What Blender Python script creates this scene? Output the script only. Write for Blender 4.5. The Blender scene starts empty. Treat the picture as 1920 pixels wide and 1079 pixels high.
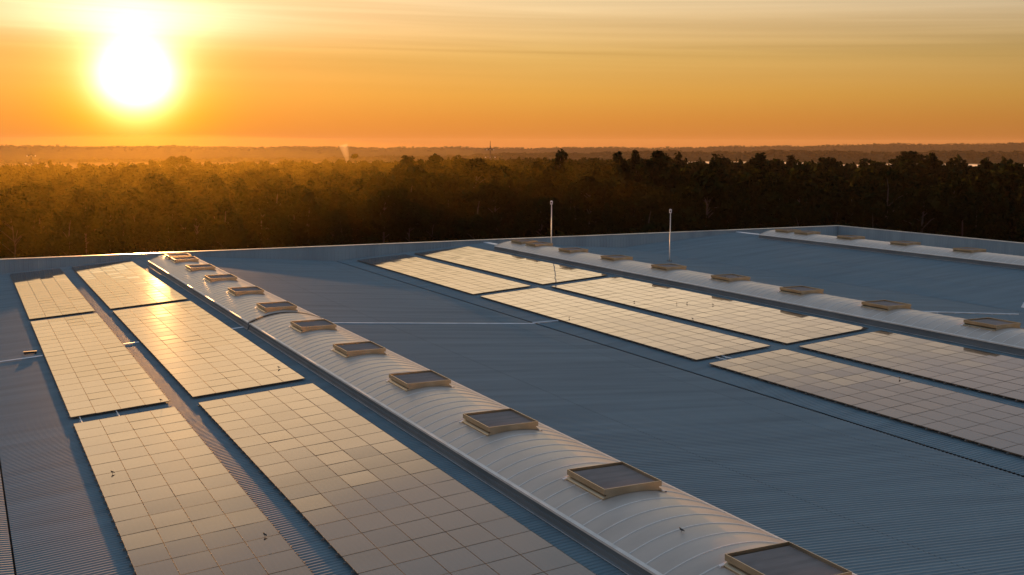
import bpy, bmesh, math, random
import numpy as np
from mathutils import Vector, Matrix
R = math.radians
random.seed(7)
rng = np.random.default_rng(11)
S = bpy.context.scene
COL = S.collection
CAMZ = 20.0

# ------------------------------------------------------------------ camera (solved from the roof's own lines)
F_PX = 2093.83
YAW, PITCH, ROLL = R(26.3236), R(7.3772), R(0.1073)
FW = np.array([math.sin(YAW) * math.cos(PITCH), math.cos(YAW) * math.cos(PITCH), -math.sin(PITCH)])
_rt = np.array([math.cos(YAW), -math.sin(YAW), 0.0]); _up = np.cross(_rt, FW)
RT = _rt * math.cos(ROLL) + _up * math.sin(ROLL)
UP = _up * math.cos(ROLL) - _rt * math.sin(ROLL)
cam_d = bpy.data.cameras.new('camera'); cam = bpy.data.objects.new('camera', cam_d); COL.objects.link(cam)
cam_d.sensor_width = 36.0; cam_d.lens = F_PX / 1920 * 36.0
cam_d.clip_start = 0.1; cam_d.clip_end = 30000
M3 = Matrix(((RT[0], UP[0], -FW[0]), (RT[1], UP[1], -FW[1]), (RT[2], UP[2], -FW[2])))
cam.matrix_world = Matrix.Translation((0, 0, CAMZ)) @ M3.to_4x4()
S.camera = cam


def proj(x, y, z):
    """photo pixel (1920 wide) of a world point; used only to leave out what the frame cannot see"""
    X = np.array([x, y, z - CAMZ]); d = X @ FW
    if d < 0.5:
        return -9999, -9999
    return 960 + F_PX * (X @ RT) / d, 539.5 - F_PX * (X @ UP) / d


def in_frame(pts, m=60):
    for p in pts:
        u, v = proj(*p)
        if -m < u < 1920 + m and -m < v < 1079 + m:
            return True
    return False


# ------------------------------------------------------------------ materials
def mat(name, col=(0.5, 0.5, 0.5), rough=0.5, metal=0.0, spec=0.5, ior=1.5):
    m = bpy.data.materials.new(name); m.use_nodes = True
    b = m.node_tree.nodes['Principled BSDF']
    b.inputs['Base Color'].default_value = (*col, 1)
    b.inputs['Roughness'].default_value = rough
    b.inputs['Metallic'].default_value = metal
    b.inputs['Specular IOR Level'].default_value = spec
    b.inputs['IOR'].default_value = ior
    return m


def noise_mix(m, c1, c2, scale=(1, 1, 1), nscale=4.0, detail=4.0, coord='Object', lo=0.35, hi=0.65, rough=None, distort=0.0):
    """base colour = two tones of the thing itself, blended by a noise; optional roughness range"""
    nt = m.node_tree; N = nt.nodes; L = nt.links
    b = N['Principled BSDF']
    tc = N.new('ShaderNodeTexCoord'); mp = N.new('ShaderNodeMapping'); mp.inputs['Scale'].default_value = scale
    nz = N.new('ShaderNodeTexNoise'); nz.inputs['Scale'].default_value = nscale; nz.inputs['Detail'].default_value = detail
    nz.inputs['Distortion'].default_value = distort
    rp = N.new('ShaderNodeValToRGB')
    rp.color_ramp.elements[0].position = lo; rp.color_ramp.elements[0].color = (*c1, 1)
    rp.color_ramp.elements[1].position = hi; rp.color_ramp.elements[1].color = (*c2, 1)
    L.new(tc.outputs[coord], mp.inputs['Vector']); L.new(mp.outputs['Vector'], nz.inputs['Vector'])
    L.new(nz.outputs['Fac'], rp.inputs['Fac']); L.new(rp.outputs['Color'], b.inputs['Base Color'])
    if rough:
        mr = N.new('ShaderNodeMapRange'); mr.inputs['To Min'].default_value = rough[0]; mr.inputs['To Max'].default_value = rough[1]
        L.new(nz.outputs['Fac'], mr.inputs['Value']); L.new(mr.outputs['Result'], b.inputs['Roughness'])
    return nz


M_ROOF = mat('roof_steel', rough=0.5, spec=0.2)
noise_mix(M_ROOF, (0.130, 0.184, 0.217), (0.17, 0.235, 0.27), scale=(0.05, 0.6, 0.6), nscale=2.2, detail=6, rough=(0.5, 0.64), lo=0.3, hi=0.7)
def roof_wear(m):
    nt = m.node_tree; N = nt.nodes; L = nt.links; b = N['Principled BSDF']
    src = b.inputs['Base Color'].links[0].from_socket
    tc = N.new('ShaderNodeTexCoord'); sp = N.new('ShaderNodeSeparateXYZ'); L.new(tc.outputs['Object'], sp.inputs[0])
    def mt(op, a, c):
        n = N.new('ShaderNodeMath'); n.operation = op
        for i, q in enumerate((a, c)):
            if isinstance(q, (int, float)): n.inputs[i].default_value = q
            elif q is not None: L.new(q, n.inputs[i])
        return n.outputs[0]
    row = mt('FLOOR', mt('DIVIDE', sp.outputs[1], 0.76), None)
    lap = mt('FLOOR', mt('DIVIDE', mt('ADD', sp.outputs[0], 2.0), 8.3), None)
    wn = N.new('ShaderNodeTexWhiteNoise'); wn.noise_dimensions = '2D'
    cb = N.new('ShaderNodeCombineXYZ'); L.new(row, cb.inputs[0]); L.new(lap, cb.inputs[1]); L.new(cb.outputs[0], wn.inputs['Vector'])
    st = N.new('ShaderNodeTexNoise'); st.inputs['Scale'].default_value = 1.0; st.inputs['Detail'].default_value = 5
    mp = N.new('ShaderNodeMapping'); mp.inputs['Scale'].default_value = (0.16, 2.6, 1); L.new(tc.outputs['Object'], mp.inputs['Vector']); L.new(mp.outputs[0], st.inputs['Vector'])
    fr = mt('FRACT', mt('DIVIDE', mt('ADD', sp.outputs[0], 2.0), 8.3), None)
    ln = mt('SUBTRACT', 1.0, mt('MULTIPLY', mt('LESS_THAN', fr, 0.006), 0.3))
    k = mt('ADD', mt('ADD', mt('MULTIPLY', wn.outputs['Value'], 0.07), 0.885), mt('MULTIPLY', st.outputs['Fac'], 0.16))
    k = mt('MULTIPLY', k, ln)
    vm = N.new('ShaderNodeVectorMath'); vm.operation = 'SCALE'; L.new(src, vm.inputs[0]); L.new(k, vm.inputs['Scale'])
    L.new(vm.outputs[0], b.inputs['Base Color'])


roof_wear(M_ROOF)
M_CLAD = mat('parapet_steel', rough=0.5)
noise_mix(M_CLAD, (0.19, 0.255, 0.3), (0.24, 0.315, 0.36), scale=(0.3, 0.3, 0.06), nscale=2.0, rough=(0.4, 0.55))
M_CAP = mat('capping_metal', (0.62, 0.6, 0.56), 0.32, 0.3)
noise_mix(M_CAP, (0.5, 0.49, 0.47), (0.68, 0.66, 0.62), scale=(0.6, 0.6, 0.6), nscale=2)
M_FLASH = mat('pale_flashing', (0.62, 0.64, 0.68), 0.4)
noise_mix(M_FLASH, (0.5, 0.53, 0.58), (0.68, 0.7, 0.74), nscale=1.5)
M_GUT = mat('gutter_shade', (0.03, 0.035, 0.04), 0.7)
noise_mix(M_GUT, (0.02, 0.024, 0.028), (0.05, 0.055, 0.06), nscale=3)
M_WALL = mat('wall_cladding', (0.3, 0.32, 0.33), 0.6)
noise_mix(M_WALL, (0.25, 0.27, 0.28), (0.33, 0.35, 0.36), nscale=0.6)
M_GLZ = mat('vault_sheet', rough=0.33, spec=0.6)
noise_mix(M_GLZ, (0.37, 0.31, 0.27), (0.46, 0.39, 0.342), scale=(0.5, 1.3, 0.5), nscale=1.1, detail=7, rough=(0.27, 0.42), lo=0.3, hi=0.7)
M_BAR = mat('vault_bar', (0.52, 0.5, 0.48), 0.4)
noise_mix(M_BAR, (0.54, 0.51, 0.48), (0.64, 0.61, 0.58), nscale=2)
M_CURB = mat('curb_metal', rough=0.5, spec=0.3)
noise_mix(M_CURB, (0.085, 0.11, 0.13), (0.125, 0.15, 0.17), scale=(1, 0.3, 1), nscale=1.3)
M_DARK = mat('dark_gap', (0.02, 0.02, 0.022), 0.7)
noise_mix(M_DARK, (0.015, 0.015, 0.017), (0.03, 0.03, 0.032), nscale=2)
M_VENT = mat('vent_bronze_paint', rough=0.32, metal=0.85)
noise_mix(M_VENT, (0.38, 0.31, 0.215), (0.46, 0.38, 0.27), nscale=1.6, rough=(0.3, 0.45))
M_LOUV = mat('louvre_metal', rough=0.5, spec=0.3)
noise_mix(M_LOUV, (0.23, 0.185, 0.165), (0.30, 0.24, 0.215), scale=(0.4, 2, 1), nscale=2)
M_RAIL = mat('mounting_aluminium', (0.55, 0.54, 0.52), 0.6, 0.0, 0.1)
noise_mix(M_RAIL, (0.15, 0.145, 0.14), (0.22, 0.21, 0.2), nscale=2)
M_FRAME = mat('panel_frame', (0.16, 0.13, 0.1), 0.7, 0.0, 0.12)
noise_mix(M_FRAME, (0.12, 0.095, 0.075), (0.17, 0.135, 0.105), nscale=2)
M_POST = mat('post_paint', (0.55, 0.52, 0.48), 0.4, 0.2)
noise_mix(M_POST, (0.48, 0.46, 0.43), (0.6, 0.57, 0.53), nscale=2)
M_BIRD = mat('bird_plumage', (0.02, 0.018, 0.016), 0.6)
noise_mix(M_BIRD, (0.012, 0.011, 0.01), (0.05, 0.045, 0.04), nscale=14)
M_BARK = mat('bark', (0.1, 0.085, 0.07), 0.85)
noise_mix(M_BARK, (0.018, 0.014, 0.011), (0.045, 0.037, 0.03), scale=(1, 1, 0.3), nscale=1.2)
M_STEEL = mat('galvanised_steel', (0.2, 0.19, 0.18), 0.5, 0.4)
noise_mix(M_STEEL, (0.07, 0.065, 0.06), (0.11, 0.105, 0.1), nscale=0.8)
M_PYL = mat('pylon_steel', (0.03, 0.028, 0.026), 0.6)
noise_mix(M_PYL, (0.022, 0.02, 0.018), (0.04, 0.037, 0.034), nscale=0.5)
M_INSUL = mat('insulator_glass', (0.8, 0.78, 0.74), 0.25)
noise_mix(M_INSUL, (0.7, 0.68, 0.64), (0.85, 0.83, 0.8), nscale=3)
M_GROUND = mat('ground_scrub', rough=0.95, spec=0.0)
noise_mix(M_GROUND, (0.011, 0.013, 0.006), (0.028, 0.027, 0.013), nscale=0.03, detail=9, lo=0.35, hi=0.65)


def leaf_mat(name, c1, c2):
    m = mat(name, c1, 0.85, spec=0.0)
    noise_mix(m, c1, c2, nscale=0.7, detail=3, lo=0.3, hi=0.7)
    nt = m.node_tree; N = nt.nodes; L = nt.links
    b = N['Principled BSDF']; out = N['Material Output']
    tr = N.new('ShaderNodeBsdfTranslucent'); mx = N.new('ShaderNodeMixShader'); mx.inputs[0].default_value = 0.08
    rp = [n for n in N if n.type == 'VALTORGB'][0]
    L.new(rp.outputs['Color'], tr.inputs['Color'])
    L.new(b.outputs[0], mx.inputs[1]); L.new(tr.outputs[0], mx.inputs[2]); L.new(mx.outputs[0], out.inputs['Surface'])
    return m


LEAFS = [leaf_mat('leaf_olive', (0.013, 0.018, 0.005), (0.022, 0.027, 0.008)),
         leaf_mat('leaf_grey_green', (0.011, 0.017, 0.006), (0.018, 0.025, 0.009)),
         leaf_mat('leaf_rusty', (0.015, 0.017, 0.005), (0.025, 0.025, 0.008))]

# photovoltaic glass: clear cover over dark cells; the reflection carries the picture
M_PV = mat('pv_glass', (0.03, 0.026, 0.026), 0.13, 0.0, 0.5, 2.2)
nt = M_PV.node_tree; N = nt.nodes; L = nt.links; b = N['Principled BSDF']
tc = N.new('ShaderNodeTexCoord')
nz = N.new('ShaderNodeTexNoise'); nz.inputs['Scale'].default_value = 1.0; nz.inputs['Detail'].default_value = 6
mp = N.new('ShaderNodeMapping'); mp.inputs['Scale'].default_value = (0.6, 9.0, 1)
L.new(tc.outputs['Object'], mp.inputs['Vector']); L.new(mp.outputs['Vector'], nz.inputs['Vector'])
mr = N.new('ShaderNodeMapRange'); mr.inputs['To Min'].default_value = 0.035; mr.inputs['To Max'].default_value = 0.068
L.new(nz.outputs['Fac'], mr.inputs['Value']); L.new(mr.outputs['Result'], b.inputs['Roughness'])
br = N.new('ShaderNodeTexBrick'); br.offset = 0.0
br.inputs['Color1'].default_value = (0.03, 0.027, 0.03, 1); br.inputs['Color2'].default_value = (0.038, 0.033, 0.034, 1)
br.inputs['Mortar'].default_value = (0.10, 0.09, 0.085, 1); br.inputs['Scale'].default_value = 1.0
br.inputs['Mortar Size'].default_value = 0.006; br.inputs['Brick Width'].default_value = 0.16; br.inputs['Row Height'].default_value = 0.16
L.new(tc.outputs['Object'], br.inputs['Vector']); L.new(br.outputs['Color'], b.inputs['Base Color'])


# ------------------------------------------------------------------ mesh helpers
class MB:
    def __init__(self):
        self.v = []; self.f = []; self.m = []

    def quad(self, a, b, c, d, mi=0):
        n = len(self.v); self.v += [a, b, c, d]; self.f.append((n, n + 1, n + 2, n + 3)); self.m.append(mi)

    def poly(self, pts, mi=0):
        n = len(self.v); self.v += list(pts); self.f.append(tuple(range(n, n + len(pts)))); self.m.append(mi)

    def box(self, x0, x1, y0, y1, z0, z1, mi=0, skip=''):
        n = len(self.v)
        self.v += [(x0, y0, z0), (x1, y0, z0), (x1, y1, z0), (x0, y1, z0), (x0, y0, z1), (x1, y0, z1), (x1, y1, z1), (x0, y1, z1)]
        for k, q in {'b': (0, 3, 2, 1), 't': (4, 5, 6, 7), 's': (0, 1, 5, 4), 'e': (1, 2, 6, 5), 'n': (2, 3, 7, 6), 'w': (3, 0, 4, 7)}.items():
            if k not in skip:
                self.f.append(tuple(n + i for i in q)); self.m.append(mi)

    def tube(self, pts, rad, seg=8, mi=0, caps=True):
        pts = [Vector(p) for p in pts]
        if not isinstance(rad, (list, tuple)):
            rad = [rad] * len(pts)
        rings = []
        for i, p in enumerate(pts):
            d = (pts[min(i + 1, len(pts) - 1)] - pts[max(i - 1, 0)]).normalized()
            a = d.cross(Vector((0, 0, 1)))
            if a.length < 1e-3:
                a = d.cross(Vector((1, 0, 0)))
            a.normalize(); bb = d.cross(a)
            n = len(self.v)
            for k in range(seg):
                t = 2 * math.pi * k / seg
                self.v.append(tuple(p + (a * math.cos(t) + bb * math.sin(t)) * rad[i]))
            rings.append(n)
        for i in range(len(rings) - 1):
            for k in range(seg):
                k2 = (k + 1) % seg
                self.f.append((rings[i] + k, rings[i] + k2, rings[i + 1] + k2, rings[i + 1] + k)); self.m.append(mi)
        if caps:
            self.f.append(tuple(rings[0] + k for k in range(seg))[::-1]); self.m.append(mi)
            self.f.append(tuple(rings[-1] + k for k in range(seg))); self.m.append(mi)

    def mesh(self, name, mats, smooth=False):
        me = bpy.data.meshes.new(name)
        me.from_pydata([tuple(map(float, p)) for p in self.v], [], self.f)
        for m in (mats if isinstance(mats, (list, tuple)) else [mats]):
            me.materials.append(m)
        me.polygons.foreach_set('material_index', self.m)
        if smooth:
            me.polygons.foreach_set('use_smooth', [True] * len(me.polygons))
        bm = bmesh.new(); bm.from_mesh(me)
        bmesh.ops.recalc_face_normals(bm, faces=bm.faces)
        bm.to_mesh(me); bm.free()
        me.update(); return me

    def build(self, name, mats, parent=None, loc=(0, 0, 0), smooth=False):
        return link(name, self.mesh(name, mats, smooth), parent, loc)


def link(name, me, parent=None, loc=(0, 0, 0)):
    o = bpy.data.objects.new(name, me); COL.objects.link(o); o.location = loc
    if parent is not None:
        o.parent = parent
    return o


def tag(o, label=None, cat=None, group=None, kind=None):
    if label: o['label'] = label
    if cat: o['category'] = cat
    if group: o['group'] = group
    if kind: o['kind'] = kind
    return o


def thing(name, label, cat, loc=(0, 0, 0), group=None):
    o = bpy.data.objects.new(name, None); COL.objects.link(o); o.location = loc
    o.empty_display_size = 0.5
    return tag(o, label, cat, group)


# ------------------------------------------------------------------ the factory roof
RIDGE_Z = CAMZ - 10.5
SL = 0.0734
RIDGES = [-14.96, 16.6, 49.92, 83.05]
VALLEYS = [-31.5, 0.82, 33.35, 66.48, 99.6]
Y0, Y1 = -8.0, 107.2           # roof extent along the skylights
X0, X1 = -31.4, 98.6
PAR_Z = CAMZ - 10.2


def roof_z(x):
    return max(RIDGE_Z - SL * abs(x - r) for r in RIDGES)


bld = thing('factory_building', 'large factory with blue grey ribbed steel roof in shallow gables behind a parapet', 'building', (0, 0, 0))


def rib_profile(y0, y1, pitch, h, top, base):
    """trapezoid ribs: list of (y, dz)"""
    out = [(y0, 0.0)]; y = y0 + pitch * 0.3
    while y + base < y1:
        out += [(y, 0.0), (y + (base - top) / 2, h), (y + (base + top) / 2, h), (y + base, 0.0)]
        y += pitch
    out.append((y1, 0.0)); return out


PROF = rib_profile(Y0, Y1, 0.19, 0.028, 0.024, 0.07)


def roof_slope(xa, xb):
    mb = MB(); pr = PROF
    ends = [(xa, roof_z(xa)), (xb, roof_z(xb))]
    for (x, z) in ends:
        mb.v += [(x, y, z + dz) for y, dz in pr]
    n = len(pr)
    for i in range(n - 1):
        mb.f.append((i, i + n, i + n + 1, i + 1)); mb.m.append(0)
    return mb.build('roof_sheet', M_ROOF, bld)


GW = 0.07
spans = []
for i, r in enumerate(RIDGES):
    g0 = 0.03 if i == 1 else GW; g1 = 0.03 if i == 0 else GW
    spans.append((VALLEYS[i] + g0, r - 0.02))
    spans.append((r + 0.02, min(VALLEYS[i + 1] - g1, X1 - 0.02)))
for a, b_ in spans:
    roof_slope(a, b_)
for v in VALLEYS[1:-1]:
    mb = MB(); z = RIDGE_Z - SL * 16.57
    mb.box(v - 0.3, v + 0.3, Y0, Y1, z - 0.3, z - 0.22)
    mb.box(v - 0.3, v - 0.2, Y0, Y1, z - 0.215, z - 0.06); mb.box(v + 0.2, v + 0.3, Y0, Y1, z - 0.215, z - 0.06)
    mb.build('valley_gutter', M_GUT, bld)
# ridge capping beyond the skylights, and the lapped joint strip across the sheets
for r in RIDGES[1:]:
    mb = MB(); z = RIDGE_Z
    for s in (-1, 1):
        mb.poly([(r, 100.62, z + 0.075), (r + s * 0.3, 100.62, z + 0.05), (r + s * 0.3, Y1 - 0.02, z + 0.05), (r, Y1 - 0.02, z + 0.075)])
        mb.poly([(r + s * 0.3, 100.62, z + 0.05), (r + s * 0.32, 100.62, z + 0.0), (r + s * 0.32, Y1 - 0.02, z + 0.0), (r + s * 0.3, Y1 - 0.02, z + 0.05)])
    mb.build('ridge_capping', M_FLASH, bld)


def joint(xa, xb, y):
    mb = MB(); za, zb = roof_z(xa) + 0.036, roof_z(xb) + 0.036
    w = 0.11
    mb.quad((xa, y - w, za), (xb, y - w, zb), (xb, y - 0.03, zb + 0.03), (xa, y - 0.03, za + 0.03))
    mb.quad((xa, y - 0.03, za + 0.03), (xb, y - 0.03, zb + 0.03), (xb, y + 0.03, zb + 0.03), (xa, y + 0.03, za + 0.03))
    mb.quad((xa, y + 0.03, za + 0.03), (xb, y + 0.03, zb + 0.03), (xb, y + w, zb), (xa, y + w, za))
    return mb.build('joint_flashing', M_FLASH, bld)


joint(0.7, 14.42, 64.2); joint(18.78, 33.15, 63.8)
# parapets with ribbed inner lining
def lining(p0, p1, nrm, z0, z1):
    """vertical ribbed cladding between two plan points"""
    p0 = Vector(p0); p1 = Vector(p1); d = p1 - p0; ln = d.length; d.normalize(); nrm = Vector(nrm)
    pr = rib_profile(0, ln, 0.38, 0.022, 0.04, 0.1)
    mb = MB(); n = len(pr)
    for z in (z0, z1):
        for t, h in pr:
            q = p0 + d * t + nrm * h; mb.v.append((q.x, q.y, z))
    for i in range(n - 1):
        mb.f.append((i, i + 1, i + n + 1, i + n)); mb.m.append(0)
    return mb


ZB = RIDGE_Z - 1.6
for nm, p0, p1, nr, bx in (('far', (X0, Y1 + 0.03), (X1, Y1 + 0.03), (0, -1), (X0 - 0.3, X1 + 0.3, Y1 + 0.05, Y1 + 0.3)),
                           ('right', (X1 + 0.03, Y0), (X1 + 0.03, Y1), (-1, 0), (X1 + 0.05, X1 + 0.3, Y0, Y1 + 0.04)),
                           ('left', (X0 - 0.03, Y0), (X0 - 0.03, Y1), (1, 0), (X0 - 0.3, X0 - 0.05, Y0, Y1 + 0.04))):
    mb = lining(p0, p1, nr, ZB, PAR_Z - 0.06)
    mb.box(bx[0], bx[1], bx[2], bx[3], ZB, PAR_Z - 0.05)
    par = mb.build('parapet', M_CLAD, bld)
    e = 0.06
    mb = MB()
    if nm == 'far':
        step = 6.1; x = X0 - 0.36
        while x < X1 + 0.36:
            x2 = min(x + step - 0.012, X1 + 0.36)
            mb.box(x, x2, Y1 - 0.05, Y1 + 0.36, PAR_Z - 0.045, PAR_Z + 0.01); x += step
    else:
        y = Y0
        while y < Y1 - 0.06:
            y2 = min(y + 6.1 - 0.012, Y1 - 0.06)
            mb.box(bx[0] - 0.07, bx[1] + 0.06, y, y2, PAR_Z - 0.045, PAR_Z + 0.012); y += 6.1
    mb.build('capping', M_CAP, par)
mb = MB(); mb.box(X0 - 0.28, X1 + 0.28, Y0 + 0.1, Y1 + 0.28, 0.0, ZB - 0.01, skip='b'); mb.build('wall', M_WALL, bld)

# ------------------------------------------------------------------ barrel skylights
VW = 2.1; VZ0 = CAMZ - 10.23; VRISE = 0.46


def arch(x):
    return VZ0 + VRISE * (1 - (x / VW) ** 2)


def skylight(r, y0, y1, label, endcap=True):
    t = thing('barrel_skylight', label, 'skylight', (r, (y0 + y1) / 2, RIDGE_Z), 'barrel skylights along the ridges')
    oy = (y0 + y1) / 2; oz = RIDGE_Z
    ns = 28; xs = [-VW + 2 * VW * i / ns for i in range(ns + 1)]
    # sheets between bars, each bowed a touch; bars stand proud
    mb = MB(); pitch = 0.77
    yb = [y for y in (28.18 + pitch * k for k in range(-60, 110)) if y0 + 0.25 < y < y1 - 0.25]
    bars = [y0 + 0.04] + yb + [y1 - 0.04]
    for a, c in zip(bars[:-1], bars[1:]):
        ys = [a, a + (c - a) * 0.25, (a + c) / 2, a + (c - a) * 0.75, c]
        bow = [0, 0.0022, 0.003, 0.0022, 0]
        n0 = len(mb.v)
        for y, h in zip(ys, bow):
            mb.v += [(x, y - oy, arch(x) + h - oz) for x in xs]
        w = ns + 1
        for j in range(4):
            for i in range(ns):
                mb.f.append((n0 + j * w + i, n0 + j * w + i + 1, n0 + (j + 1) * w + i + 1, n0 + (j + 1) * w + i)); mb.m.append(0)
    for y in bars:
        for i in range(ns):
            x, x2 = xs[i], xs[i + 1]
            za, zb = arch(x) - oz, arch(x2) - oz; w, h = 0.024, 0.016; yy = y - oy
            mb.quad((x, yy - w, za), (x2, yy - w, zb), (x2, yy - w * 0.7, zb + h), (x, yy - w * 0.7, za + h), 1)
            mb.quad((x, yy - w * 0.7, za + h), (x2, yy - w * 0.7, zb + h), (x2, yy + w * 0.7, zb + h), (x, yy + w * 0.7, za + h), 1)
            mb.quad((x, yy + w * 0.7, za + h), (x2, yy + w * 0.7, zb + h), (x2, yy + w, zb), (x, yy + w, za), 1)
    g = mb.build('vault', [M_GLZ, M_BAR], t, smooth=True)
    # end walls under the arch
    for y in (y0, y1):
        mb = MB(); yy = y - oy; s = 1 if y == y1 else -1
        for i in range(ns):
            x, x2 = xs[i], xs[i + 1]
            mb.quad((x, yy, VZ0 - oz), (x2, yy, VZ0 - oz), (x2, yy, arch(x2) + 0.02 - oz), (x, yy, arch(x) + 0.02 - oz))
            mb.quad((x, yy, arch(x) + 0.035 - oz), (x2, yy, arch(x2) + 0.035 - oz), (x2, yy - s * 0.1, arch(x2) + 0.035 - oz), (x, yy - s * 0.1, arch(x) + 0.035 - oz))
        mb.build('end_wall', M_DARK if 60 < y < 66 else M_CURB, t)
    # curb: upstand, drip lip, base flashing
    for s in (-1, 1):
        mb = MB(); zr = roof_z(r + VW) - oz
        a, c = y0 - oy, y1 - oy
        prof = [(VW + 0.13, zr + 0.034), (VW + 0.13, zr + 0.05), (VW + 0.07, zr + 0.075), (VW + 0.055, zr + 0.2), (VW + 0.02, zr + 0.215), (VW + 0.02, VZ0 - oz - 0.055),
                (VW + 0.05, VZ0 - oz - 0.055), (VW + 0.05, VZ0 - oz + 0.012), (VW - 0.06, VZ0 - oz + 0.034)]
        for (p, q), mi in zip(zip(prof[:-1], prof[1:]), [1, 0, 0, 0, 0, 0, 2, 2]):
            mb.quad((s * p[0], a, p[1]), (s * q[0], a, q[1]), (s * q[0], c, q[1]), (s * p[0], c, p[1]), mi)
        for yy in (a, c):
            mb.poly([(s * p[0], yy, p[1]) for p in prof[2:]] + [(s * (VW - 0.06), yy, zr + 0.075)])
        mb.build('curb', [M_CURB, M_FLASH, M_BAR], t)
    return t


skylight(RIDGES[1], -4.0, 62.98, 'near length of the left barrel skylight, running out of the frame at the bottom')
skylight(RIDGES[1], 63.25, 100.6, 'far length of the left barrel skylight, beyond the dark joint, ending near the parapet')
skylight(RIDGES[2], -4.0, 100.6, 'middle barrel skylight behind the right hand solar arrays')
skylight(RIDGES[3], -4.0, 100.6, 'farthest barrel skylight in the back right corner of the roof')

# ------------------------------------------------------------------ louvred roof vents on the skylights
VT = CAMZ - 9.55; VL = 2.15; VH = 0.95
APEX = VZ0 + VRISE


def vent_meshes():
    res = {}
    zt = VT - APEX
    n = 16; xs = [-0.87 + 1.74 * i / n for i in range(n + 1)]
    hl = VL / 2
    def az(x): return arch(x) - APEX
    # housing: lower body cut to the curve, stepped collar, folded rim
    mb = MB()
    for y in (-hl + 0.012, hl - 0.012):
        for a, c in zip(xs[:-1], xs[1:]):
            mb.quad((a, y, az(a) + 0.01), (c, y, az(c) + 0.01), (c, y, zt - 0.15), (a, y, zt - 0.15))
    for sg in (-1, 1):
        s = sg * 0.87; e = sg * 0.985; a, c = -hl + 0.012, hl - 0.012   # side sheet flaring out into a folded seat along the vault
        prof = [(s, zt - 0.15), (s, az(s) + 0.115), (s + sg * 0.035, az(s) + 0.085), (e - sg * 0.012, az(e) + 0.06), (e, az(e) + 0.045), (e, az(e) - 0.005)]
        for p, q in zip(prof[:-1], prof[1:]):
            mb.quad((p[0], a, p[1]), (q[0], a, q[1]), (q[0], c, q[1]), (p[0], c, p[1]))
        for y in (a, c):
            mb.poly([(s, y, az(s) + 0.01)] + [(p[0], y, p[1]) for p in prof[1:]])
    res['housing'] = mb.mesh('housing', M_VENT)
    mb = MB()
    X, Y, t = VH, hl, 0.026
    z0, z1 = zt - 0.16, zt
    mb.box(-X, X, -Y, -Y + t, z0, z1); mb.box(-X, X, Y - t, Y, z0, z1)
    mb.box(-X, -X + t, -Y + t + 0.001, Y - t - 0.001, z0, z1); mb.box(X - t, X, -Y + t + 0.001, Y - t - 0.001, z0, z1)
    me = mb.mesh('rim', M_VENT); res['rim'] = me
    mb = MB()
    nb = 23; p = (VL - 0.1) / nb
    for k in range(nb):
        y = -hl + 0.05 + p * k
        zb = zt - 0.075
        mb.quad((-X + t, y, zb - 0.05), (X - t, y, zb - 0.05), (X - t, y + p * 0.6, zb), (-X + t, y + p * 0.6, zb))
        mb.quad((-X + t, y + p * 0.6, zb), (X - t, y + p * 0.6, zb), (X - t, y + p * 0.63, zb - 0.025), (-X + t, y + p * 0.63, zb - 0.025))
    mb.box(-X + t, X - t, -Y + t, Y - t, zt - 0.155, zt - 0.14, 1)
    res['louvre'] = mb.mesh('louvre', [M_LOUV, M_DARK])
    for sx in (-1, 1):
        for sy in ((1,) if sx < 0 else (-1,)):
            mb = MB()
            x0, x1 = sx * 0.9, sx * 1.06; y0, y1 = sy * (hl - 0.004), sy * (hl + 0.1)
            mb.poly([(x0, y0, az(x0) + 0.05), (x1, y0, az(x1) + 0.045), (x1, y1, az(x1) + 0.045), (x0, y1, az(x0) + 0.05)])
            mb.poly([(x1, y0, az(x1) + 0.045), (x1, y0, az(x1)), (x1, y1, az(x1)), (x1, y1, az(x1) + 0.045)])
            res['corner_plate', sx, sy] = mb.mesh('corner_plate', M_FLASH)
    return res


VM = vent_meshes()
NEAR = [18.2, 25.8, 33.4, 41.05, 48.8, 56.4, 64.05, 71.95, 79.75, 87.25, 93.95, 97.1]
ORD = ['nearest', 'second nearest', 'third nearest', 'fourth nearest', 'fifth nearest', 'sixth nearest', 'seventh nearest', 'eighth nearest', 'ninth nearest', 'tenth nearest',
       'eleventh nearest', 'twelfth nearest']
VNAME = {1: 'left', 2: 'middle', 3: 'farthest'}
for ri in (1, 2, 3):
    ys = [y for y in NEAR if in_frame([(RIDGES[ri] - 0.9, y, VT), (RIDGES[ri] - 0.9, y + VL, VT), (RIDGES[ri], y + VL, VT)], -4)]
    n = len(ys)
    for k, y in enumerate(ys):
        o = ORD[k] if k < n - 3 or n < 4 else {n - 1: 'last', n - 2: 'last but one', n - 3: 'last but two'}[k]
        if k == 0: lab = 'bronze louvred roof vent on the %s skylight, the one nearest the camera' % VNAME[ri]
        elif o.startswith('last'): lab = 'bronze louvred roof vent on the %s skylight, %s towards the parapet' % (VNAME[ri], o)
        else: lab = 'bronze louvred roof vent on the %s skylight, %s to the camera' % (VNAME[ri], o)
        t = thing('roof_vent', lab, 'roof vent', (RIDGES[ri], y + VL / 2, APEX), 'louvred vents along the skylights')
        t.rotation_euler.z = random.uniform(-0.006, 0.006)
        for nm, me in VM.items():
            link(nm if isinstance(nm, str) else nm[0], me, t)

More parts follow.
